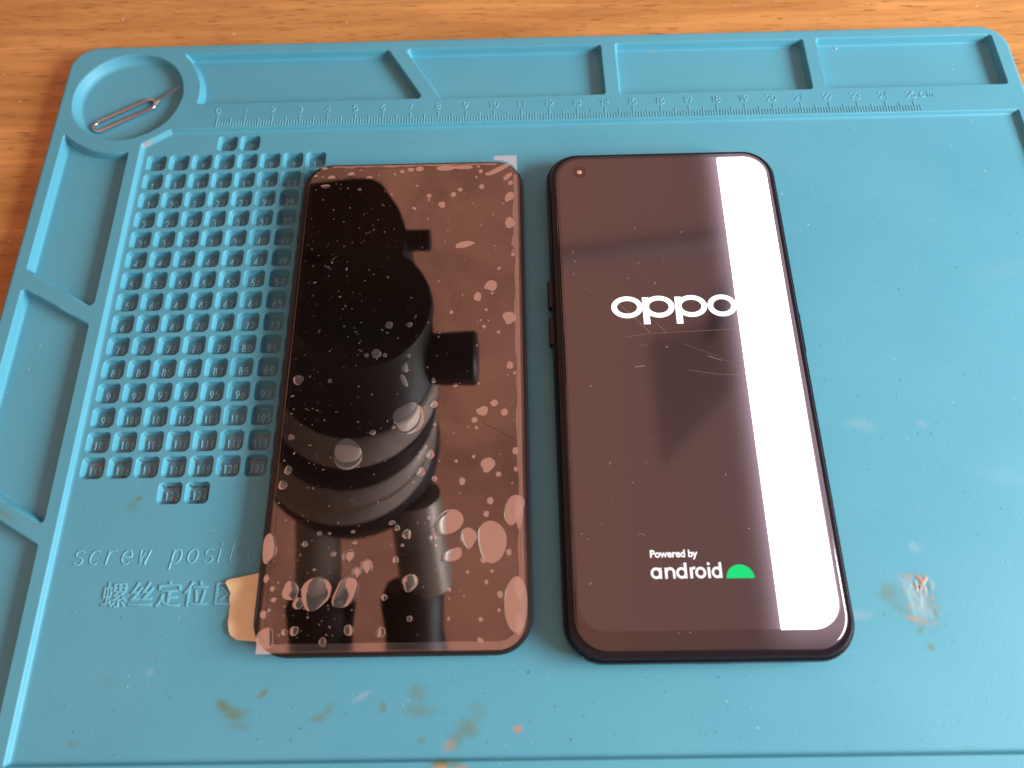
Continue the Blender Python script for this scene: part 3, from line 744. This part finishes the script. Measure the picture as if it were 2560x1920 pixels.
CM = mat('crease_brown', (.10, .055, .04), .3)
fs.build('film_crease', CM, film_o, smooth=False); fs = MB()
for k in range(26):
    x, y = random.uniform(8.3, 9.5), -7.3 + random.uniform(-.25, .25); fs.strokeflat([(x, y), (x + .01, y - random.uniform(.05, .3))], .004, .4142, h=.0003)
prop(fs.build('fine_wrinkles', CM, film_o, smooth=False), kind='stuff')
# masking tape
TM = mat('masking_tape', (.66, .47, .17), .75, spec=.2)
bt = TM.node_tree.nodes['Principled BSDF']; to_ = N(TM, 'ShaderNodeTexCoord')
L(TM, mixc(TM, mapr(TM, noise(TM, 140, 4, .6, to_.outputs['Object']).outputs[0], .35, .7, 0, 1).outputs[0], (.90, .82, .52), (.84, .74, .40)), bt.inputs['Base Color'])
bp_ = N(TM, 'ShaderNodeBump'); bp_.inputs['Strength'].default_value = .35; bp_.inputs['Distance'].default_value = .0005
L(TM, noise(TM, 320, 2, .5, to_.outputs['Object']).outputs[0], bp_.inputs['Height']); L(TM, bp_.outputs[0], bt.inputs['Normal'])
tp = MB()
def tl(y):      # torn left edge
    tt = (y + 17.6) / 1.6
    base = np.interp(y, [-17.60, -17.50, -17.30, -17.0, -16.5, -16.35, -16.2, -16.06, -15.98], [2.98, 2.82, 2.73, 2.68, 2.64, 2.66, 2.58, 2.46, 2.60])
    return base + .006 * math.sin(y * 21)
nyt, nxt = 30, 12; vt = []
for j in range(nyt + 1):
    for i in range(nxt + 1):
        s_ = i / nxt; y = -17.60 + (17.60 - 15.98) * j / nyt; xl = tl(y); x = xl + (3.62 - xl) * s_
        yy = y + s_ * (.14 * (j / nyt)) - s_ * .07 * (1 - j / nyt)
        z = -.06 + .22 * s_ ** 1.3 + .05 * (1 - s_) ** 2 * math.sin(j * .3) - .03 * (1 - s_)
        vt.append((x, yy, z))
nv = len(vt); vt += [(x, y, z - .014) for x, y, z in vt]; ft = []
W_ = nxt + 1
for j in range(nyt):
    for i in range(nxt):
        a = j * W_ + i; ft.append((a, a + 1, a + W_ + 1, a + W_)); ft.append((nv + a, nv + a + W_, nv + a + W_ + 1, nv + a + 1))
for i in range(nxt): ft.append((i, nv + i, nv + i + 1, i + 1)); a = nyt * W_ + i; ft.append((a, a + 1, nv + a + 1, nv + a))
for j in range(nyt): a = j * W_; ft.append((a, a + W_, nv + a + W_, nv + a)); a += nxt; ft.append((a, nv + a, nv + a + W_, a + W_))
tp.add(vt, ft)
tp.build('masking_tape', TM, lp)

# ================================================================== MICROSCOPE above (seen mirrored in the left phone)
mi = empty('stereo_microscope', (-16.5, 16, -.6), 'black and grey stereo microscope seen only as a dark mirror image in the left phone', 'microscope')
def circ(cx, cy, z, r, n=48): return [(cx + r * math.cos(2 * math.pi * k / n), cy + r * math.sin(2 * math.pi * k / n), z) for k in range(n)]
def lev(*ls):
    b = MB(); b.loft([circ(*l) for l in ls]); return b
lev((3.40, -1.84, 10.8, 2.2), (3.40, -1.84, 10.8, 3.25), (3.38, -1.9, 11.2, 3.35), (3.2, -2.3, 11.9, 3.40), (2.69, -3.40, 13.2, 3.9), (2.65, -3.56, 13.5, 3.95)).build('objective', M['rubber'], mi)
lev((3.40, -1.84, 10.78, 2.15), (3.40, -1.84, 10.9, 2.0)).build('objective_lens', glass_layers('dark_lens', .04, .3), mi)
lev((2.65, -3.60, 13.5, 4.0), (2.62, -3.7, 13.6, 4.12), (2.36, -4.2, 14.7, 4.30), (2.33, -4.31, 14.85, 4.25)).build('lower_ring', M['grey'], mi)
lev((2.3, -4.35, 14.9, 4.20), (2.28, -4.4, 15.0, 4.34), (1.98, -4.9, 15.9, 4.46), (1.95, -4.95, 16.0, 4.40)).build('focus_ring', M['rubber'], mi)
lev((1.93, -4.98, 16.0, 4.40), (1.90, -5.0, 16.1, 4.52), (1.70, -5.35, 16.9, 4.62), (1.68, -5.4, 17.0, 4.50), (1.66, -5.45, 17.1, 4.66), (1.42, -5.8, 18.0, 4.78), (1.40, -5.85, 18.2, 4.74)).build('upper_ring', M['grey'], mi)
lev((1.38, -5.87, 18.2, 4.80), (1.38, -5.90, 18.8, 4.95), (1.4, -6.2, 20.5, 4.6), (1.5, -6.5, 21.5, 3.8)).build('pod', M['rubber'], mi)
for (a, b_, r0, r1, c0, c1, s0, s1) in (((-.31, -9.0, 19.8), (-1.2, -12.6, 24.6), 1.25, 1.35, (-1.03, -13.0, 24.6), (-1.40, -17.3, 27.6), 2.0, 1.85),
                                        ((4.85, -8.6, 19.8), (5.06, -12.4, 24.6), 1.45, 1.55, (4.2, -12.6, 24.6), (4.36, -17.4, 27.6), 1.85, 2.0)):
    tbm = MB(); tbm.tube([a, tuple((Vector(a) + Vector(b_)) / 2), b_], [r0, r0, r1], 32); tbm.build('eyepiece_tube', M['grey2'], mi)
    a2, b2 = Vector(c0), Vector(c1)
    cp = MB(); cp.tube([tuple(a2), tuple(a2 * .85 + b2 * .15), tuple(a2 * .5 + b2 * .5), tuple(b2)], [s0 * .8, s0, s0 * .92, s1], 32); cp.build('eyecup', M['rubber'], mi)
kb = MB(); kb.tube([(6.1, -3.5, 13.4), (6.15, -3.5, 13.4), (8.55, -3.48, 13.4), (8.68, -3.48, 13.4)], [1.15, 1.28, 1.36, 1.2], 32); kb.build('focus_knob', M['rubber'], mi)
ks = MB(); ks.tube([(3.0, -3.57, 13.8), (6.2, -3.5, 13.4)], .9, 20); ks.build('knob_shaft', M['grey'], mi)
hb = MB(); hb.loft([[(x, y, z) for x, y in [(4.6, 3.2), (4.75, 4.6), (4.3, 6.0), (3.7, 7.0), (3.2, 7.8), (2.6, 8.15), (1.6, 8.2), (-1.2, 7.85), (-4.5, 7.2), (-5.4, 6.6), (-5.4, 3.2)]] for i, z in ((.2, 14.2), (0, 14.4), (0, 18.2), (.3, 18.5))]); hb.build('rack_housing', M['rubber'], mi)
hb2 = MB(); hb2.loft([[(x, y, z) for x, y in rrect(-4, 4.4, -1.5, 3.6, .6, 6)] for z in (14.6, 18)]); hb2.build('head_bracket', M['rubber'], mi)
sk = MB(); sk.tube([(4.2, 4.43, 14.9), (5.95, 4.42, 14.9)], .60, 24); sk.build('lock_knob', M['rubber'], mi)
lb = MB(); lb.box(.3, 1.9, 2.9, 3.65, 14.5, 14.62); lb.build('name_plate', M['grey'], mi)
cs = MB(); cs.tube([(1.2, -6.6, 13.0), (1.2, -6.6, 13.2), (1.2, -6.6, 14.8)], [.16, .26, .2], 14); cs.build('clamp_screw', M['grey2'], mi)
ar = MB(); ar.tube([(-3.5, 5.6, 16.5), (-16.5, 16, 16.5)], 1.3, 20); ar.build('boom_arm', M['grey'], mi)
po = MB(); po.tube([(-16.5, 16, -.3), (-16.5, 16, 30)], 1.6, 24); po.build('post', M['grey2'], mi)
bs = MB(); bs.loft([circ(-16.5, 16, z, r) for z, r in ((-.59, 4.7), (-.3, 4.9), (.5, 4.8), (.8, 4.2))]); bs.build('base', M['rubber'], mi)

# bar and wedge added out of view, shaped for the dark reflection in the right phone
dl_ = empty('desk_lamp', (52, 30, -.6), 'dark angled desk lamp seen only as a blurred reflection in the right phone', 'lamp')
da = MB(); da.tube([(12.5, 22.0, 45.7), (22.9, 23.2, 45.7), (34, 24.0, 45.7)], [1.0, 1.1, 1.4], 20); da.build('arm', M['lampgrey'], dl_)
ds = MB(); ol = [(23.6, 0.6), (31.3, 8.2), (32.4, 15.6), (23.4, 13.4)]
ds.loft([[(x, y, z) for x, y in ol] for z in (46.2, 47.6)]); ds.build('shade', M['lampgrey'], dl_, smooth=False)
dk = MB(); dk.tube([(28.5, 12.5, 47.0), (34, 24.0, 45.7), (52, 30, 30), (52, 30, .2)], .8, 16); dk.build('stand', M['blackmatte'], dl_)
db = MB(); db.loft([circ(52, 30, z, r) for z, r in ((-.59, 7), (-.2, 7.2), (.4, 6.8))]); db.build('base', M['blackmatte'], dl_)

# ================================================================== DUST AND CRUMBS
rnd = random.Random(11)
du = MB()
def speck(x, y, z, r, flat_=.5):
    n = rnd.choice((4, 5, 6)); a0 = rnd.random() * 6.28
    e = rnd.uniform(.5, 1.0)
    ring_ = [(x + r * rnd.uniform(.6, 1.1) * math.cos(a0 + 6.283 * k / n), y + e * r * rnd.uniform(.6, 1.1) * math.sin(a0 + 6.283 * k / n), z) for k in range(n)]
    du.add(ring_ + [(x, y, z + r * flat_)], [(k, (k + 1) % n, n) for k in range(n)] + [tuple(range(n - 1, -1, -1))])
def fibre(x, y, z, l, r=.005):
    a = rnd.random() * 6.28; b = a + rnd.uniform(-1.2, 1.2)
    p1 = (x + l * math.cos(a), y + l * math.sin(a), z + .006); p2 = (p1[0] + l * math.cos(b), p1[1] + l * math.sin(b), z + .004)
    du.tube([(x, y, z + .004), p1, p2], r, 5)
for x, y in ((19.82, -3.33), (20.49, -4.59), (27.0, -.34), (24.57, -4.54), (26.87, -2.57)): speck(x, y , -RIM_D, .035)
speck(22.9, 3.36, -TRAY + .005, .07, .9); speck(13.05 + .1, 1.28, -.37, .05, .8); speck(27.0, 2.2, -TRAY + .005, .04); speck(26.0, 1.4, -TRAY + .005, .035); speck(25.4, 2.7, -TRAY + .005, .03)
speck(-.85, -12.92, -.39, .075, .6); speck(1.62, -12.33, -.40, .06, .6); speck(3.2, -5.05, -.40, .03); speck(4.5, 3.1, -TRAY + .005, .03)
for k in range(230):
    x, y = rnd.uniform(-2.2, 28.2), rnd.uniform(-20.4, -.4)
    if 3.3 < x < 19.7 and -18.6 < y < -1.8: continue
    if x < 3.5 and y > -14.2: continue
    if rnd.random() < .3: fibre(x, y , -RIM_D, rnd.uniform(.02, .06), .0045)
    else: speck(x, y , -RIM_D, rnd.choice((.010, .013, .016, .022)))
for k in range(90):   # lint on the phones
    if rnd.random() < .55: x, y, z = rnd.uniform(3.9, 7.6), rnd.uniform(-14, -3), .415
    else: x, y, z = rnd.uniform(12.2, 17.2), rnd.uniform(-18, -2.4), .694
    if rnd.random() < .35: fibre(x, y, z, rnd.uniform(.02, .05), .004)
    else: speck(x, y, z, rnd.choice((.007, .009, .012, .015)))
for k in range(60):   # on the frame edges
    speck(rnd.uniform(11.9, 19.3), -18.2 + rnd.uniform(-.04, .06), .56, .010)
for k in range(40):
    speck(rnd.choice((-8, 6)) + rnd.uniform(-1, 20), rnd.uniform(4.2, 7.0), -.6, .014)
dust = du.build('dust', mat('pale_dust', (.62, .60, .55), .8), smooth=False)
prop(dust, 'pale lint, crumbs and dust specks scattered on the mat and phones', 'dust', kind='stuff')
